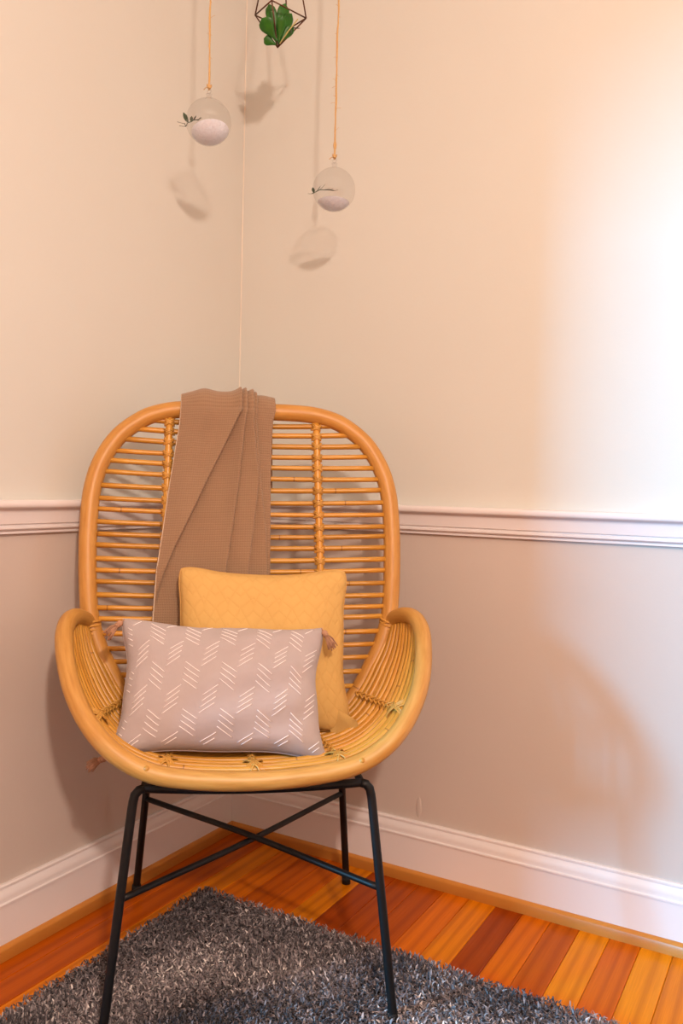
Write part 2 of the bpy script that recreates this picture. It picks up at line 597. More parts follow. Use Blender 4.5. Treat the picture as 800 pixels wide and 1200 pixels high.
def plank_mesh(length):
    mb = MB()
    x, e = PW / 2 - 0.0003, 0.0012
    V = [(-x, 0, -0.012), (x, 0, -0.012), (x, 0, -e), (x - e, 0, 0), (-x + e, 0, 0), (-x, 0, -e)]
    V = [(a, b + 0.0003, c) for a, b, c in V] + [(a, length - 0.0003, c) for a, b, c in V]
    F = [(0, 1, 2, 3, 4, 5), (11, 10, 9, 8, 7, 6)] + [(i, 6 + i, 6 + (i + 1) % 6, (i + 1) % 6) for i in range(6)]
    return mb.add(V, F).mesh('plank', M['plank'], smooth=False)


plank_len = [0.86, 1.2, 1.6, 2.0]
plank_me = {l: plank_mesh(l) for l in plank_len}
pr = random.Random(21)
for i in range(int((XR + W) / PW) + 1):
    x = -W + 0.012 + (i + 0.5) * PW
    y = W + pr.uniform(0.0, 0.5)
    while y > YB - 0.02:
        l = pr.choice(plank_len)
        if y - l < W + 0.5:
            o = link('plank', plank_me[l], fl)
            o.location = (x, y - l, 0)
        y -= l

# ------------------------------------------------------------------ rattan armchair
CH = empty('rattan_armchair', (0.350, -0.415, 0.0), (0, 0, math.radians(38)),
           'honey rattan shell armchair with tall oval slatted back on black metal legs', 'chair')
B_ = math.radians(2.5)


def S(P):
    """shell frame (the cane seat sits slightly turned on its metal base) to chair frame"""
    P = np.atleast_2d(np.asarray(P, float))
    c, s = math.cos(B_), math.sin(B_)
    return np.stack([P[:, 0] * c - P[:, 1] * s - 0.011, P[:, 0] * s + P[:, 1] * c, P[:, 2]], 1)


TT = math.tan(math.radians(11))
hy = lambda z: 0.09 + (z - 0.76) * TT          # plane of the back hoop
half = [(0, .999), (.06, .999), (.125, .997), (.162, .990), (.195, .977), (.24, .941), (.27, .892), (.284, .843), (.2885, .79), (.289, .73),
        (.286, .66), (.279, .60), (.263, .551), (.243, .512), (.222, .475), (.192, .437), (.15, .412), (.08, .397), (0, .393)]
hp = [(x, hy(z), z) for x, z in half]
loop = hp + [(-x, y, z) for x, y, z in hp[-2:0:-1]]
hoop_c = spline(loop, 150, closed=True)
MB().tube(S(hoop_c), 0.0165, 16, closed=True).build('back_frame', M['hoop'], CH)

rim_h = [(.279, .060, .588), (.286, .046, .603), (.298, 0, .617), (.306, -.04, .615), (.307, -.08, .597), (.296, -.13, .559), (.279, -.17, .5215), (.255, -.2, .4855),
         (.224, -.225, .455), (.188, -.238, .431), (.149, -.246, .416), (.1, -.251, .4085), (.05, -.255, .405), (0, -.256, .404)]
rim_c = spline([(-x, y, z) for x, y, z in rim_h] + rim_h[-2::-1], 140)
MB().tube(S(rim_c), 0.0148, 16).build('arm_frame', M['hoop'], CH)
# peg plugs in the front pole
fine_rim = spline([(-x, y, z) for x, y, z in rim_h] + rim_h[-2::-1], 400)
for xx in (-0.165, 0.165):
    i = int(np.argmin(np.where(fine_rim[:, 1] < -0.2, np.abs(fine_rim[:, 0] - xx), 9)))
    c = fine_rim[i]
    nrm = np.array([0, -0.80, 0.60]); nrm /= np.linalg.norm(nrm)
    MB().tube(S([c + nrm * 0.010, c + nrm * 0.0152]), 0.0042, 10).build('peg', M['lash'], CH)

# hoop half width as a function of height
hz = np.array([p[1] for p in half])[::-1]; hx = np.array([p[0] for p in half])[::-1]
hw = lambda z: float(np.interp(z, hz, hx))


def back_pt(x, z, off=0.0, w=0.289):
    bow = 0.016 * (1 - min(1, (x / w) ** 2))
    return (x, hy(z) + bow + off, z - 0.006 * (1 - min(1, (x / w) ** 2)))


slat_z = [0.976, 0.957, 0.938, 0.915, 0.895, 0.873, 0.85, 0.826, 0.803, 0.779, 0.758, 0.737, 0.715, 0.692, 0.671, 0.648, 0.626, 0.606,
          0.579, 0.554, 0.529, 0.504, 0.48, 0.456, 0.434]
jr = random.Random(5)
for z in slat_z:
    w = hw(z) - 0.010
    z2 = z + jr.uniform(-.0012, .0012)
    dz = jr.uniform(-.0015, .0015)
    pts = [back_pt(x, z2 + dz * x / w, -0.004, w + .01) for x in np.linspace(-w, w, 15)]
    MB().tube(S(pts), 0.0050 + jr.uniform(-.0003, .0004), 8).build('back_slat', M['rod'], CH)

# uprights behind the slats, with a cane binding at each crossing


def binding_mesh():
    mb = MB()
    for sg in (1, -1):     # two crossing turns round slat and upright
        for k in (-.5, .5):
            th = np.linspace(0, 2 * PI, 22, endpoint=False)
            P = np.stack([0.0088 * np.cos(th), 0.0030 + 0.0118 * np.sin(th), sg * 0.0052 * np.cos(th) + k * 0.0030], 1)
            mb.tube(P, 0.0017, 6, closed=True)
    return mb.mesh('binding', M['lash'])


bind_me = binding_mesh()
for sx in (-0.146, 0.140):
    zt = np.linspace(0.984, 0.41, 24)
    pts = [np.array(back_pt(sx + (0.006 if sx > 0 else -0.004) * (0.97 - z) / 0.3, z, -0.0125)) for z in zt]
    st = MB().tube(S(pts), 0.0070, 10).build('back_upright', M['rod'], CH)
    for z in slat_z:
        x = sx + (0.006 if sx > 0 else -0.004) * (0.97 - z) / 0.3
        if abs(x) > hw(z) - 0.02: continue
        o = link('binding', bind_me, st)
        p = S([back_pt(x, z, -0.0125)])[0]
        o.location = p
        o.rotation_euler = (jr.uniform(-.1, .1), jr.uniform(-.15, .15), B_)

# seat: bent rods running from arm to arm, between the front pole and the foot of the back hoop
NS = 61
U_rim = spline([(-.3072, -.065, .606)] + [(-x, y, z) for x, y, z in rim_h[4:]] + rim_h[-2:3:-1] + [(.3072, -.065, .606)], NS)
lowh = [(x, hy(z), z) for x, z in half[11:]]
U_hoop = spline([(-x, y, z) for x, y, z in lowh] + lowh[-2::-1], NS)
sgn = np.linspace(-1, 1, NS)
arm_arc = spline([(.3072, -.065, .606), (.306, -.04, .615), (.298, 0, .617), (.286, .046, .603), (.279, .060, .60)], 41)


def seat_curve(t, lift=0.0):
    P = (1 - t) * U_rim + t * U_hoop
    ctr = np.array([0, 0, 0.72])
    out = P - ctr
    out[:, 1] = 0
    out /= np.linalg.norm(out, axis=1)[:, None]
    P = P + out * ((0.001 + 0.014 * out[:, 0] ** 2) * math.sin(PI * t) * (1 - np.abs(sgn) ** 6) - 0.002 - lift - 0.007 * max(0, 1 - t / .6) * (1 - np.abs(sgn) ** 2))[:, None]
    A = arm_arc[int(round(t * 40))]
    for k, s in ((0, -1), (-1, 1)):
        E = np.array([A[0] * s, A[1], A[2] - 0.006])
        d = E - P[k]
        wgt = np.clip((sgn * s - 0.72) / 0.28, 0, 1) ** 2
        P = P + wgt[:, None] * d
    return P


ts = np.linspace(0.12, 0.93, 11)
for t in ts:
    P = seat_curve(t)
    P = P + RNG.normal(0, 0.0006, (NS, 1)) * 0
    wob = 0.0016 * np.sin(np.linspace(0, 9 + 5 * t, NS) + 20 * t)
    P[:, 1] += wob
    MB().tube(S(P), 0.0058, 8).build('seat_rod', M['rod'], CH)

# cane lashings across the seat rods, each over a thin rib below
for s0 in (-0.60, -0.30, 0.0, 0.30, 0.60):
    i = int(round((s0 + 1) / 2 * (NS - 1)))
    mb = MB()
    rib = []
    for t in np.linspace(0.02, 0.98, 24):
        rib.append(seat_curve(t, -0.0085)[i])
    ribo = MB().tube(S(np.array(rib)), 0.0042, 8).build('seat_rib', M['rod'], CH)
    for q, t in enumerate(ts):
        C = seat_curve(t); p = C[i]; tan = C[i + 1] - C[i - 1]; tan /= np.linalg.norm(tan)
        up = np.array([0 - p[0], 0, 0.72 - p[2]]); up /= np.linalg.norm(up)
        side = np.cross(tan, up); side /= np.linalg.norm(side); up = np.cross(side, tan)
        for sg in (-1, 1):
            th = np.linspace(0, 2 * PI, 16, endpoint=False)
            R_ = 0.0080
            loop_ = p + np.outer(R_ * np.sin(th), up) + np.outer(0.0100 * np.cos(th), side) + np.outer(sg * 0.0065 * np.cos(th), tan)
            mb.tube(S(loop_), 0.0016, 5, closed=True)
    lo = mb.build('lashing', M['lash'], CH)
    # heavier wrap over the first rods next to the front pole
    mb = MB()
    a = seat_curve(0.0)[i]; b = seat_curve(ts[2])[i]
    C = seat_curve(0.1); tan = C[i + 1] - C[i - 1]; tan /= np.linalg.norm(tan)
    mid = (a * 0.35 + b * 0.65)
    up = np.array([0 - mid[0], 0, 0.72 - mid[2]]); up /= np.linalg.norm(up)
    side = np.cross(tan, up); up = np.cross(side, tan)
    for sg in (-1, 1):
        for k in (-1, 0, 1):
            th = np.linspace(0, 2 * PI, 22, endpoint=False)
            loop_ = mid + np.outer(0.0088 * np.sin(th), up) + np.outer(0.021 * np.cos(th), side) + np.outer(sg * 0.012 * np.cos(th) + k * 0.0034, tan)
            mb.tube(S(loop_), 0.0017, 6, closed=True)
    mb.build('wrap', M['lash'], lo)

# cane knots where the arms meet the back hoop
for sx in (-1, 1):
    mb = MB()
    c0 = np.array([sx * 0.2805, hy(0.592), 0.592])
    for k in range(5):
        th = np.linspace(0, 2 * PI, 20, endpoint=False)
        z = (k - 2) * 0.0036
        P = c0 + np.stack([0.0186 * np.cos(th), 0.0190 * np.sin(th), z + 0.006 * (k % 2 * 2 - 1) * np.cos(th + 0.8)], 1)
        mb.tube(S(P), 0.0021, 6, closed=True)
    mb.build('joint_binding', M['lash'], CH)

# black metal base
LT = 0.378
for sx in (-1, 1):
    for fy, ty, fx, tx, fz in ((-.247, -.202, .225, .186, 0.009), (.240, .166, .2215, .186, 0.004)):
        foot = np.array([sx * fx, fy, fz]); top = np.array([sx * tx, ty, LT])
        d = (foot - top) / np.linalg.norm(foot - top)
        path = [foot, foot - d * 0.05] + [top + d * 0.03, top + d * 0.014 + np.array([-sx * .001, 0, 0]), top + d * 0.004 + np.array([-sx * .004, 0, -0.0005]), top + np.array([-sx * .016, 0, 0])]
        lg = MB().tube(spline(path, 40), 0.0073, 12).build('leg', M['steel'], CH)
        ax = np.array([foot - d * 0.0, foot - d * 0.014])
        ax[0][2] -= 0.004
        MB().tube(ax, 0.0092, 12).build('foot_cap', M['rubber'], lg)
bar = lambda y, sag: [(x, y, LT - sag * (1 - (x / .172) ** 2)) for x in np.linspace(-.172, .172, 17)]
MB().tube(bar(-.202, .006), 0.0070, 12).build('front_bar', M['steel'], CH)
MB().tube(bar(.166, .004), 0.0070, 12).build('rear_bar', M['steel'], CH)
for sx in (-1, 1):
    MB().tube([(sx * .172, y, LT - 0.0015) for y in np.linspace(-.202, .166, 9)], 0.0062, 10).build('side_bar', M['steel'], CH)
MB().tube([(x, .018, LT - .010) for x in np.linspace(-.172, .172, 9)], 0.0062, 10).build('seat_support', M['steel'], CH)


def on_leg(sx, front, z):
    fy, ty, fx, tx, fz = (-.247, -.202, .225, .186, 0.009) if front else (.240, .166, .2215, .186, 0.004)
    k = (z - fz) / (LT - fz)
    return np.array([sx * (fx + (tx - fx) * k), fy + (ty - fy) * k, z])


for sx, dz in ((-1, 0.0), (1, 0.012)):
    a, b = on_leg(sx, True, 0.213), on_leg(-sx, False, 0.213)
    m_ = (a + b) / 2 + np.array([0, 0, 0.0055 if sx > 0 else -0.0055])
    MB().tube(spline([a, a * .75 + m_ * .25 + [0, 0, 0], m_, b * .75 + m_ * .25, b], 30), 0.0055, 10).build('cross_brace', M['steel'], CH)

# ------------------------------------------------------------------ shag rug
RX0, RX1, RY0, RY1 = 0.150, 1.75, -1.62, -0.292
rug = empty('shag_rug', ((RX0 + RX1) / 2, (RY0 + RY1) / 2, 0), None, 'dark grey shag rug with long flecked pile under the front chair legs', 'rug')
cx_, cy_ = (RX0 + RX1) / 2, (RY0 + RY1) / 2
rb = MB().box(RX0 - cx_ + .008, RX1 - cx_ - .008, RY0 - cy_ + .008, RY1 - cy_ - .008, 0.0005, 0.006).build('backing', M['rug_base'], rug, smooth=False)


def pile():
    n = 420000
    x = RNG.uniform(RX0 + .006, RX1 - .006, n); y = RNG.uniform(RY0 + .006, RY1 - .006, n)
    # denser where the photograph looks
    keep = (y > -1.05) | (RNG.random(n) < 0.6)
    x, y = x[keep], y[keep]
    n = len(x)
    def fld(f, seed):
        r = np.random.default_rng(seed)
        s = 0
        for k in range(5):
            a = r.uniform(0, 2 * PI); w = f * r.uniform(.6, 1.6)
            s = s + np.sin(w * (np.cos(a) * x + np.sin(a) * y) + r.uniform(0, 6.28))
        return s / 2.5
    lay = fld(14, 3) * 1.4 + fld(40, 4) * 0.9          # direction in which the pile lies
    ang = lay * 0.6 + RNG.uniform(-PI, PI, n)
    lean = np.clip(0.85 + 0.30 * fld(18, 5) + RNG.normal(0, .32, n), 0.1, 1.45)
    # at the edge the tufts spill outwards
    ln = RNG.uniform(0.0045, 0.0085, n)
    dx, dy = np.cos(ang) * np.sin(lean), np.sin(ang) * np.sin(lean)
    dz = np.cos(lean)
    wd = RNG.uniform(0.0010, 0.0018, n)
    sa = RNG.uniform(0, PI, n)
    sx, sy = np.cos(sa) * wd, np.sin(sa) * wd
    z0 = 0.006 + RNG.uniform(0, 0.014, n)
    p0 = np.stack([x, y, z0], 1)
    mid = p0 + np.stack([dx * .4, dy * .4, dz * .6 + .1], 1) * ln[:, None]
    tip = mid + np.stack([dx * .75, dy * .75, dz * .42], 1) * ln[:, None]
    sd = np.stack([sx, sy, 0 * sx], 1)
    V = np.stack([p0 - sd, p0 + sd, mid + sd * 1.1, mid - sd * 1.1, tip + sd * .45, tip - sd * .45], 1).reshape(-1, 3)
    V -= np.array([cx_, cy_, 0])
    me = bpy.data.meshes.new('pile')
    me.vertices.add(len(V)); me.vertices.foreach_set('co', V.ravel())
    idx = np.arange(n)[:, None] * 6
    Q = np.concatenate([idx + [0, 1, 2, 3], idx + [3, 2, 4, 5]], 1).reshape(-1)
    nf = 2 * n
    me.loops.add(len(Q)); me.loops.foreach_set('vertex_index', Q.astype(np.int32))
    me.polygons.add(nf)
    me.polygons.foreach_set('loop_start', np.arange(nf, dtype=np.int32) * 4)
    tint = np.clip(RNG.beta(1.6, 2.6, n) + 0.17 * fld(20, 9) - 0.02, 0, 1)
    at = me.attributes.new('tint', 'FLOAT', 'POINT')
    at.data.foreach_set('value', np.repeat(tint, 6).astype(np.float32))
    me.materials.append(M['pile'])
    me.update(); me.validate()
    o = link('pile', me, rug)
    o['kind'] = 'stuff'


pile()

# ------------------------------------------------------------------ pillows
CHM = Matrix.Translation((0.350, -0.415, 0.0)) @ Matrix.Rotation(math.radians(38), 4, 'Z')


def shell_to_world(P):
    return np.array([tuple(CHM @ Vector(q)) for q in S(P)])


def frame_empty(name, base, xdir, up, label, cat, group=None):
    """an Empty at base whose x runs along the pillow and z up its face (y into the chair)"""
    o_, x_, u_ = shell_to_world([base, np.array(base) + xdir, np.array(base) + up])
    X = x_ - o_; X /= np.linalg.norm(X)
    Z = u_ - o_; Z -= X * (Z @ X); Z /= np.linalg.norm(Z)
    Y = np.cross(Z, X)
    m = Matrix(((X[0], Y[0], Z[0]), (X[1], Y[1], Z[1]), (X[2], Y[2], Z[2])))
    e = empty(name, tuple(o_), m.to_euler(), label, cat, group)
    return e


def wrinkle(u, v, seed, amp):
    r = np.random.default_rng(seed)
    s = np.zeros_like(u)
    for k in range(7):
        a = r.uniform(0, 2 * PI); w = r.uniform(5, 13)
        s += np.sin(w * (np.cos(a) * u + np.sin(a) * v) + r.uniform(0, 6.28)) / (1 + .2 * k)
    return s * amp


class Pillow:
    """x across, z up (0 at the lower edge), y into the chair; front face at -y"""
    def __init__(s, hwid, hhei, thick, pinch=0.07, dip=0.0, seed=1, exp=0.5, rnd=0.4):
        s.w, s.h, s.t, s.pinch, s.dip, s.seed, s.exp, s.rnd = hwid, hhei, thick, pinch, dip, seed, exp, rnd

    def outline(s, u, v):
        x = s.w * u * (1 - s.pinch * (1 - v * v) * np.abs(u) ** 2)
        z = s.h * v * (1 - s.pinch * 1.15 * (1 - u * u) * np.abs(v) ** 2)
        # rounded corners
        k = np.clip(np.abs(u) + np.abs(v) - 1.60, 0, 1)
        x = x - np.sign(u) * k * k * s.w * s.rnd
        z = z - np.sign(v) * k * k * s.h * s.rnd
        z = z - s.dip * np.exp(-((u - .02) / .35) ** 2) * np.clip(v, 0, 1) ** 2
        edge = np.maximum(np.abs(u), np.abs(v)) ** 4      # seams are never dead straight
        x = x + edge * 0.0016 * np.sin(7.3 * v + 1.7 * s.seed + 2 * u)
        z = z + edge * 0.0020 * np.sin(6.1 * u + 2.3 * s.seed + v)
        return x, z + s.h

    def face(s, u, v, side):
        u = np.asarray(u, float); v = np.asarray(v, float)
        x, z = s.outline(u, v)
        e = np.clip((1 - u ** 2), 0, 1) * np.clip((1 - v ** 2), 0, 1)
        th = s.t * e ** s.exp
        th = th + wrinkle(u, v, s.seed, 0.0015) * np.clip(e * 3, 0, 1)
        # little gathers running in from the seam
        g = np.exp(-(1 - np.abs(v)) / .10) * np.sin(u * 34 + s.seed) + np.exp(-(1 - np.abs(u)) / .08) * np.sin(v * 27 + 2 * s.seed)
        th = th + g * 0.0018 * np.clip(e * 12, 0, 1)
        if side > 0: th = th * 0.42        # squashed flat where it leans on what is behind it
        return np.stack([x, side * th, z], -1)

    def cover(s, mat, parent, n=56):
        g = np.sin(np.linspace(-1, 1, n) * PI / 2)
        u, v = np.meshgrid(g, g)
        mb = MB()
        for side, fl_ in ((-1, False), (1, True)):
            P = s.face(u, v, side)
            mb.grid(P, 0, fl_, np.stack([u * s.w, v * s.h], -1))
        o = mb.build('cover', mat, parent)
        return o

    def seam(s, r, mat, parent, name='piping'):
        g = np.linspace(-1, 1, 40)
        per = [(a, -1) for a in g] + [(1, a) for a in g[1:]] + [(a, 1) for a in g[::-1][1:]] + [(-1, a) for a in g[::-1][1:-1]]
        P = np.array([s.face(a, b, -1) for a, b in per])
        MB().tube(P, r, 7, closed=True).build(name, mat, parent)


# mustard quilted pillow against the back
ye = frame_empty('throw_pillow', (0.028, -0.052, 0.408), np.array([1, 0, -0.012]), np.array([0, 0.070, 0.272]),
                 'square mustard yellow quilted throw pillow leaning against the chair back', 'pillow')
yp = Pillow(0.164, 0.156, 0.050, 0.120, 0.004, 3, 0.40, 0.62)
yp.cover(M['quilt'], ye)
yp.seam(0.0022, M['quilt_piping'], ye)
# the lower right corner of its case sticks out flat
g = np.linspace(0, 1, 7)
uu, vv = np.meshgrid(g, g)
for side in (0,):
    P = np.stack([0.120 + 0.055 * uu * (1 - .25 * vv), -0.012 - 0.026 * uu + 0.004 * np.sin(4 * vv), 0.006 + 0.050 * vv * (1 - .55 * uu)], -1)
    ear = MB().grid(P)
    P2 = P.copy(); P[..., 1] -= 0.010 * (np.sin(PI * uu) * np.sin(PI * vv)); ear = MB().grid(P); P2[..., 1] += 0.010 * (np.sin(PI * uu) * np.sin(PI * vv))
    ear.grid(P2, 0, True)
    ear.build('corner_flap', M['quilt'], ye)

# lilac grey lumbar pillow in front
fe = frame_empty('lumbar_pillow', (-0.052, -0.172, 0.410), np.array([1, 0, -0.052]), np.array([0, 0.108, 0.188]),
                 'lilac grey lumbar pillow with white stitched chevrons and tasselled corners', 'pillow')
fp = Pillow(0.179, 0.118, 0.060, 0.120, 0.0, 8, 0.40, 0.22)
fp.cover(M['lilac'], fe)
fp.seam(0.0013, M['lilac'], fe, 'seam')
emb = MB()
cw = 0.0298
col_i = 0
for ci in range(-7, 8):
    xc = ci * cw + 0.004
    down = (ci % 2 == 0)
    for gi in range(-3, 4):
        zc = gi * 0.078 + (0.004 if down else 0.043)
        for k in range(4):
            zz = zc + (1.5 - k) * 0.0098
            xo = (1.5 - k) * (0.0012 if down else 0.0016)
            a = np.linspace(-1, 1, 7)
            px = xc + xo + a * 0.0122
            pz = zz + (-a if down else a) * 0.0088
            u = px / fp.w; v = pz / fp.h
            ok = (np.abs(u) < 0.965) & (np.abs(v) < 0.95)
            if ok.sum() < 3: continue
            u, v = u[ok], v[ok]
            P = fp.face(u, v, -1)
            P[:, 1] -= 0.0004
            emb.tube(P, 0.0007, 5)
emb.build('embroidery', M['white_thread'], fe)['kind'] = 'stuff'


def tassel(root, p, d, length, parent, seed):
    """cord, head and skirt of threads hanging along d from p (coordinates of the pillow)"""
    r = np.random.default_rng(seed)
    p = np.array(p, float); d = np.array(d, float); d /= np.linalg.norm(d)
    a = np.cross(d, [0.3, 1, 0.1]); a /= np.linalg.norm(a); b = np.cross(d, a)
    mb = MB()
    mb.tube([p, p + d * 0.008], 0.0016, 6)
    hd = [p + d * (0.006 + 0.014 * t) for t in np.linspace(0, 1, 8)]
    mb.tube(hd, [0.002, 0.0045, 0.0056, 0.0058, 0.0052, 0.0040, 0.0042, 0.0046], 10)
    th = np.linspace(0, 2 * PI, 12, endpoint=False)
    mb.tube(p + d * 0.0165 + np.outer(0.0044 * np.cos(th), a) + np.outer(0.0044 * np.sin(th), b), 0.0011, 5, closed=True)
    for k in range(46):
        an = r.uniform(0, 2 * PI); rr = math.sqrt(r.random())
        o0 = np.cos(an) * a + np.sin(an) * b
        q0 = p + d * 0.018 + o0 * 0.0034 * rr
        q1 = p + d * (0.018 + (length - .018) * .5) + o0 * 0.0075 * rr
        q2 = p + d * (length * r.uniform(.9, 1.04)) + o0 * 0.0095 * rr + r.normal(0, .0008, 3)
        q2[2] -= 0.004
        mb.tube([q0, q1, q2], 0.0008, 4)
    return mb.build('tassel', M['tassel'], parent)


tassel(None, fp.face(-0.985, 0.985, -1), (-0.62, -0.25, -0.75), 0.040, fe, 1)
tassel(None, fp.face(0.985, 0.985, -1), (0.42, -0.35, -0.85), 0.042, fe, 2)
tassel(None, fp.face(0.985, -0.985, -1), (0.75, 0.75, -0.05), 0.036, fe, 3)
tassel(None, fp.face(-0.985, -0.985, -1), (-0.80, 0.55, -0.25), 0.040, fe, 4)

# ------------------------------------------------------------------ knitted throw over the back
bl_root_p = shell_to_world([(-0.04, hy(0.62) - 0.03, 0.55)])[0]
bl = empty('throw_blanket', tuple(bl_root_p), None, 'brown knitted throw blanket draped in folds over the top of the chair back', 'blanket')


def blanket():
    nv, nu = 150, 230
    # path of the cloth: up the front, over the pole, down the rear
    zt, R_ = 0.9990, 0.0225
    front_len, rear_len = 0.47, 0.16
    vs = np.linspace(0, 1, nv)
    total = front_len + PI * R_ + rear_len
    P = np.zeros((nv, nu, 3)); UV = np.zeros((nv, nu, 2))
    us = np.linspace(0, 1, nu)
    for i, v in enumerate(vs):
        s = v * total
        if s < front_len:
            z = zt - (front_len - s); f = 1.0
            q_ = min(1.0, (front_len - s) / 0.07); y0 = hy(z) - R_ + 0.006 * q_ * q_ * (3 - 2 * q_); nrm = np.array([0, -1, 0.19])
            k = (front_len - s) / front_len         # 0 at the top, 1 at the lower hem
        elif s < front_len + PI * R_:
            a = (s - front_len) / R_
            z = zt + math.sin(a) * R_; y0 = hy(zt) - math.cos(a) * R_; nrm = np.array([0, -math.cos(a), math.sin(a)]); k = 0.0
            f = 0.9
        else:
            q = s - front_len - PI * R_
            z = zt - q; y0 = hy(z) + R_ + 0.004; nrm = np.array([0, 1, 0]); k = 0.0; f = 0.6
        nrm = nrm / np.linalg.norm(nrm)
        kk = np.clip((0.999 - z) / 0.38, 0, 1.25) if s < front_len else 0
        left = np.interp(kk, [0, .08, .36, .55, .82, 1.05, 1.25], [-.124, -.126, -.141, -.150, -.163, -.168, -.168])
        right = np.interp(kk, [0, .06, .35, .82, 1.25], [.055, .050, .047, .046, .045])
        u = us
        # Z-shaped pleats: (position of the edge across the cloth, depth, overhang)
        top = 0.9 if s > front_len else 1.0
        folds = ((np.interp(kk, [0, .36, .7, 1.0], [.54, .31, .12, .0]), .020, .0095),
                 (np.interp(kk, [0, .36, .82], [.64, .62, .56]), .017, .0080),
                 (np.interp(kk, [0, .36, .82], [.75, .83, .77]), .015, .0070),
                 (np.interp(kk, [0, .36, .6, .82], [.82, .895, .94, .955]), .013, .0060))
        X = u * 0.30
        d = 0.0045 + 0.0032 * np.sin(u * 9 + 2 * kk) + 0.0012 * np.sin(u * 23 - 3 * kk)
        d = d + 0.009 * max(0, 1 - kk * 1.3) * np.exp(-((u - np.interp(kk, [0, .4], [.2, .1])) / .09) ** 2)
        for uk, h, over in folds:
            q = u - uk
            amp = top * float(np.clip(uk / .08, 0, 1))
            X = X - amp * over * np.tanh(q / .014)
            d = d + amp * h * 0.5 * (1 - np.tanh((q + .004) / .016)) * np.exp(np.minimum(q, 0) / .13)
        x = left + (right - left) * (X - X[0]) / (X[-1] - X[0])
        d = np.maximum(d, 0.0012)
        # edges curl slightly
        P[i, :, 0] = x
        P[i, :, 1] = y0 + 0.003 + nrm[1] * d
        P[i, :, 2] = z + nrm[2] * d
        UV[i, :, 0] = u * 0.30; UV[i, :, 1] = s
        if s < front_len:      # keep the cloth off the bowed slats
            bow = 0.0
            P[i, :, 1] += 0.006 * np.clip(1 - (x / .28) ** 2, 0, 1) * min(1, kk * 3)
    # thickness
    W_ = shell_to_world(P.reshape(-1, 3)).reshape(P.shape) - bl_root_p
    gu = np.gradient(W_, axis=1); gv = np.gradient(W_, axis=0)
    N = np.cross(gu, gv); N /= np.linalg.norm(N, axis=2)[..., None] + 1e-12
    th = 0.0022
    mb = MB()
    mb.grid(W_ + N * th * .5, 0, False, UV)
    mb.grid(W_ - N * th * .5, 0, True, UV)
    o = mb.build('cloth', M['knit'], bl)
    for k, c in ((0, 0), (-1, 0)):
        pts = W_[:, k]
        MB().tube(pts[::2], 0.0013, 6).build('selvedge', M['cream_thread'] if k == 0 else M['knit'], bl)
    return o


blanket()

# ------------------------------------------------------------------ hanging glass terrariums
# string frays and sprigs are small and irregular


def twine(parent, z0, seed, x_top=0.0, bead=None):
    r = np.random.default_rng(seed)
    n = 90
    z = np.linspace(z0, 2.5 - parent.location[2], n)
    k = (z - z0) / (z[-1] - z0)
    wob = np.cumsum(r.normal(0, 0.00035, (n, 2)), 0)
    wob -= np.outer(k, wob[-1])
    P = np.stack([wob[:, 0] + 0.0, wob[:, 1], z], 1)
    mb = MB()
    rad = 0.0014 + 0.0006 * np.abs(np.sin(np.linspace(0, 30, n) + r.uniform(0, 5)))
    mb.tube(P, rad, 7)
    # second ply twisted round the first
    Q = P + np.stack([0.0012 * np.cos(z * 500), 0.0012 * np.sin(z * 500), 0 * z], 1)
    mb.tube(Q, 0.0008, 5)
    for j in range(34):    # loose fibres
        i = r.integers(1, n - 1)
        a = r.uniform(0, 2 * PI)
        d = np.array([math.cos(a), math.sin(a), r.uniform(-.8, .8)]) * r.uniform(.004, .011)
        mb.tube([P[i], P[i] + d * .6 + [0, 0, .001], P[i] + d], 0.00035, 4)
    o = mb.build('string', M['twine'], parent)
    # knot
    kb = MB()
    th = np.linspace(0, 2 * PI, 20, endpoint=False)
    for q in range(3):
        kb.tube(np.stack([0.0030 * np.cos(th), 0.0030 * np.sin(th + q), z0 + 0.004 + q * 0.0022 + 0.0012 * np.sin(th * 2 + q)], 1), 0.0012, 5, closed=True)
    kb.tube([(0.001, 0, z0 + .006), (-0.006, -0.003, z0 + .004), (-0.010, -0.004, z0 + .0005)], 0.0008, 5)
    kb.build('knot', M['twine'], o)
    if bead is not None:
        bb = MB().lathe([(0.0004, bead - .008), (.0026, bead - .006), (.0036, bead), (.0028, bead + .006), (.0004, bead + .009)], 10)
        bb.build('wax_blob', M['twine'], o)


def leaflet(mb, p, d, up, ln, wd, th=0.0004):
    p = np.array(p, float); d = np.array(d, float); d /= np.linalg.norm(d)
    up = np.array(up, float); side = np.cross(d, up); side /= np.linalg.norm(side); up = np.cross(side, d)
    t = np.linspace(0, 1, 6)
    w = wd * np.sin(PI * np.clip(t * .92 + .04, 0, 1)) ** .8
    c = p + np.outer(t * ln, d) + np.outer(0.12 * ln * t * t, up)
    for sgn_ in (1, -1):
        G = np.stack([c - np.outer(w, side), c + np.outer(0 * w + th * sgn_, up) , c + np.outer(w, side)], 1)
        mb.grid(G, 0, sgn_ < 0)


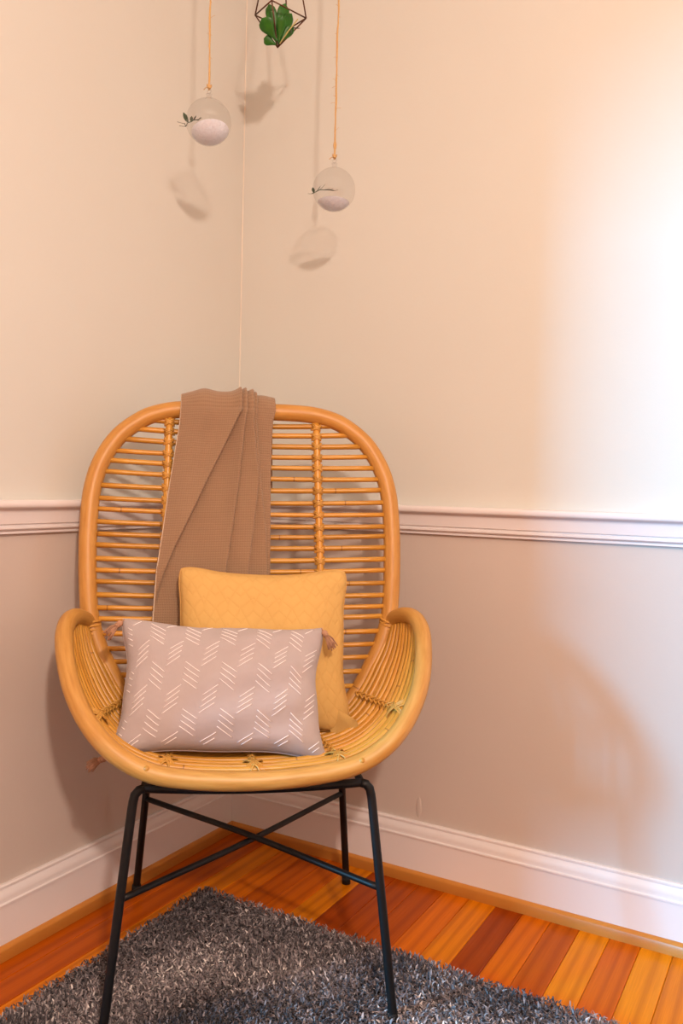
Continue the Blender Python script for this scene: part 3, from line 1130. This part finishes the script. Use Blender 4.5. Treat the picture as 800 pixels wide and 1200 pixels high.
def terrarium(loc, R, label, seed, tilt, sprig, fill, bead):
    e = empty('glass_terrarium', (loc[0], loc[1], loc[2] - R), None, label, 'terrarium', 'hanging glass terrariums')
    C = np.array([0, 0, R])
    prof = [(R * math.sin(a), -R * math.cos(a)) for a in np.linspace(0.001, PI - 0.13, 34)]
    prof += [(0.0052, R * 1.0), (0.0052, R + 0.007), (0.0062, R + 0.009), (0.0035, R + 0.011), (0.0004, R + 0.0115)]
    MB().lathe(prof, 40, C).build('glass_globe', M['glass'], e)
    # glass loop at the neck
    th = np.linspace(0, 2 * PI, 18, endpoint=False)
    MB().tube(C + np.stack([0.0042 * np.cos(th), 0 * th, R + 0.0145 + 0.0042 * np.sin(th)], 1), 0.0010, 6, closed=True).build('hanging_loop', M['glass'], e)
    # gravel: bowl of the globe up to a bumpy, sloping surface
    r = np.random.default_rng(seed)
    Ri = R * 0.965
    mb = MB()
    nr, na = 12, 36
    lev = -R * fill
    V = []
    for i in range(nr + 1):       # surface
        rr = i / nr
        row = []
        for k in range(na + 1):
            a = k / na * 2 * PI
            x, y = math.cos(a), math.sin(a)
            zed = lev + tilt[0] * x * rr * R + tilt[1] * y * rr * R + (0.0022 * math.sin(7 * rr * x + seed) + 0.0015 * math.sin(11 * rr * y)) * (1 - rr ** 4)
            rad = math.sqrt(max(Ri * Ri - zed * zed, 1e-6)) * rr
            row.append(C + (rad * x, rad * y, zed))
        V.append(row)
    mb.grid(np.array(V))
    edge = np.array(V[-1]) - C
    rows = []
    for t in np.linspace(0, 1, 10):
        q = edge * (1 - t) + np.array([0, 0, -Ri]) * t
        q = q / np.linalg.norm(q, axis=1)[:, None] * Ri
        rows.append(C + q)
    mb.grid(np.array(rows))
    gr = mb.build('gravel', M['gravel'], e)
    gb = MB()
    for j in range(110):       # loose grains on top
        rr = math.sqrt(r.random()) * .82; a = r.uniform(0, 2 * PI)
        x, y = math.cos(a), math.sin(a)
        zed = lev + tilt[0] * x * rr * R + tilt[1] * y * rr * R
        rad = math.sqrt(max(Ri * Ri - zed * zed, 1e-6)) * rr
        c = C + np.array([rad * x, rad * y, zed + .0008])
        s = r.uniform(.0012, .0024)
        o8 = np.array([(1, 0, 0), (-1, 0, 0), (0, 1, 0), (0, -1, 0), (0, 0, 1), (0, 0, -1)]) * s * r.uniform(.7, 1.3, (6, 1)) + c
        gb.add(o8, [(0, 2, 4), (2, 1, 4), (1, 3, 4), (3, 0, 4), (2, 0, 5), (1, 2, 5), (3, 1, 5), (0, 3, 5)])
    gb.build('grains', M['gravel'], gr, smooth=False)
    # sprig reaching out of the side opening
    sb = MB()
    vx = np.array([0.8667, 0.4984, 0.0])     # along the room diagonal seen across the globe
    vb = np.array([-0.4984, 0.8667, 0.0])
    for (a, b, h, da, db, dh, ln, wd) in sprig:
        p = C + vx * a * R + vb * b * R + np.array([0, 0, h * R])
        d = vx * da + vb * db + np.array([0, 0, dh])
        leaflet(sb, p, d, np.array([0.1, -0.3, 1.0]) if abs(dh) < .8 else -vb, ln, wd)
    st = [C + vx * a * R + vb * b * R + np.array([0, 0, h * R]) for (a, b, h, *_) in sprig]
    sb.tube(np.array(st), 0.0008, 5)
    sb.build('sprig', M['sprig'], e)
    twine(e, 2 * R + 0.0175, seed + 5, bead=bead)
    return e


sp1 = [(-1.02, -.2, -.17, -1, -.1, .05, .014, .0018), (-.98, -.2, -.30, -1, 0, -.02, .012, .0018), (-.86, -.3, -.16, -.45, 0, .9, .019, .0040), (-.72, -.3, -.13, .1, 0, 1, .010, .003),
       (-.62, -.35, -.08, .5, -.3, .45, .010, .003), (-.48, -.35, -.06, .9, -.2, .1, .011, .0026), (-.40, -.35, -.08, .7, -.4, .5, .008, .002)]
sp2 = [(-1.02, -.2, -.28, -.8, -.1, -.1, .008, .0045), (-.92, -.25, -.24, -.3, 0, .9, .010, .0032), (-.80, -.3, -.20, .5, 0, .6, .013, .0038), (-.66, -.3, -.12, .8, -.1, .6, .014, .0034),
       (-.45, -.3, -.12, .9, -.2, .1, .012, .002), (-.22, -.3, -.12, .8, -.2, .15, .009, .0034), (0.02, -.3, -.14, .9, 0, .1, .008, .002)]
terrarium((0.209, -0.394, 1.538), 0.0426, 'hanging glass globe with heaped white gravel and a sprig, over the chair\'s left arm side', 31, (0.28, -0.12), sp1, 0.52, None)
terrarium((0.369, -0.195, 1.4495), 0.0426, 'lower hanging glass globe with level white gravel, beside the room corner line', 47, (0.02, -0.06), sp2, 0.62, 0.130)

# ------------------------------------------------------------------ hanging wire planter with a succulent
PLZ = 1.74
PO = np.array([0.252, -0.234, PLZ])
vx = np.array([0.8667, 0.4984, 0.0]); vb = np.array([-0.4984, 0.8667, 0.0])
pl = empty('wire_planter', tuple(PO), None, 'geometric bronze wire planter hanging in the corner, holding a green succulent', 'planter')


def pp(a, b, h):
    return vx * a + vb * b + np.array([0, 0, h])


A0 = pp(0, 0, 0)
Lf, Rt, Nr, Fr = pp(-.046, -.006, .060), pp(.056, .008, .064), pp(-.009, -.050, .065), pp(.014, .050, .062)
Tp = pp(0.004, 0, .33)
for a, b in ((A0, Lf), (A0, Rt), (A0, Nr), (A0, Fr), (Lf, Nr), (Nr, Rt), (Rt, Fr), (Fr, Lf), (Lf, Tp), (Rt, Tp), (Nr, Tp), (Fr, Tp)):
    MB().tube([a, a * .5 + b * .5, b], 0.00145, 7).build('wire', M['brass'], pl)
MB().tube([Tp, Tp * .5 + np.array([Tp[0], Tp[1], 2.5 - PLZ]) * .5, (Tp[0], Tp[1], 2.5 - PLZ)], 0.0012, 6).build('hanging_cord', M['twine'], pl)

su = empty('succulent_plant', tuple(PO + np.array([0, 0, 0.003])), None, 'small green succulent with rounded fleshy leaves in the wire planter', 'plant')


su.scale = (1.12, 1.12, 1.12)


def fleshy(p, d, ln, wd, face):
    """thick rounded leaf from p along d, its broad side turned to `face`"""
    p = np.array(p, float); d = np.array(d, float); d /= np.linalg.norm(d)
    f = np.array(face, float); f -= d * (f @ d); f /= np.linalg.norm(f); s = np.cross(d, f)
    mb = MB()
    nt, na = 10, 12
    G = np.zeros((nt, na + 1, 3))
    for i, t in enumerate(np.linspace(0, 1, nt)):
        w = wd * (0.16 + 0.95 * math.sin(PI * min(1, t * .5 + .0) ) ** 1.6) * (math.sqrt(max(0, 1 - ((t - .55) / .45) ** 2)) if t > .55 else 1)
        h = 0.0032 * (1 - .4 * t) * (1 if t < .95 else .3)
        for k in range(na + 1):
            a = k / na * 2 * PI
            G[i, k] = p + d * ln * t + s * w * math.cos(a) + f * (h * math.sin(a) + .10 * ln * t * t)
    mb.grid(G)
    mb.build('leaf', M['leaf'], su)


tc = np.array([0.50, -0.87, -0.45])
fleshy(pp(0, -.006, .006), pp(-.021, -.010, .026), .044, .0155, tc + vx * -.3)
fleshy(pp(0, -.006, .010), pp(-.013, -.004, .048), .058, .0115, tc)
fleshy(pp(.002, 0, .010), pp(.006, .004, .055), .066, .0135, tc + vx * .5)
fleshy(pp(.002, 0, .010), pp(.015, .008, .044), .056, .0125, tc + vx * .9)
fleshy(pp(.002, -.004, .004), pp(.006, -.014, .034), .042, .0095, tc + vx * .2)
fleshy(pp(.002, 0, .004), pp(.024, .0, .032), .040, .0095, tc + vx * .6)
fleshy(pp(-.002, 0, .002), pp(-.017, 0, .008), .025, .0095, tc)
fleshy(pp(-.002, .006, .008), pp(-.010, .02, .045), .050, .0125, tc)
MB().tube([pp(.004, -.004, .002), pp(.018, -.006, .022), pp(.036, -.008, .044)], 0.0011, 6).build('stem', M['twig'], su)
tw = MB()
leaflet(tw, pp(.026, -.006, .030), vx * .9 + np.array([0, 0, -.15]), (0, 0, 1), .014, .0022)
leaflet(tw, pp(.024, -.006, .028), vx * .1 + np.array([0, 0, -1]), -vb, .009, .0016)
tw.build('twig_leaf', M['sprig'], su)
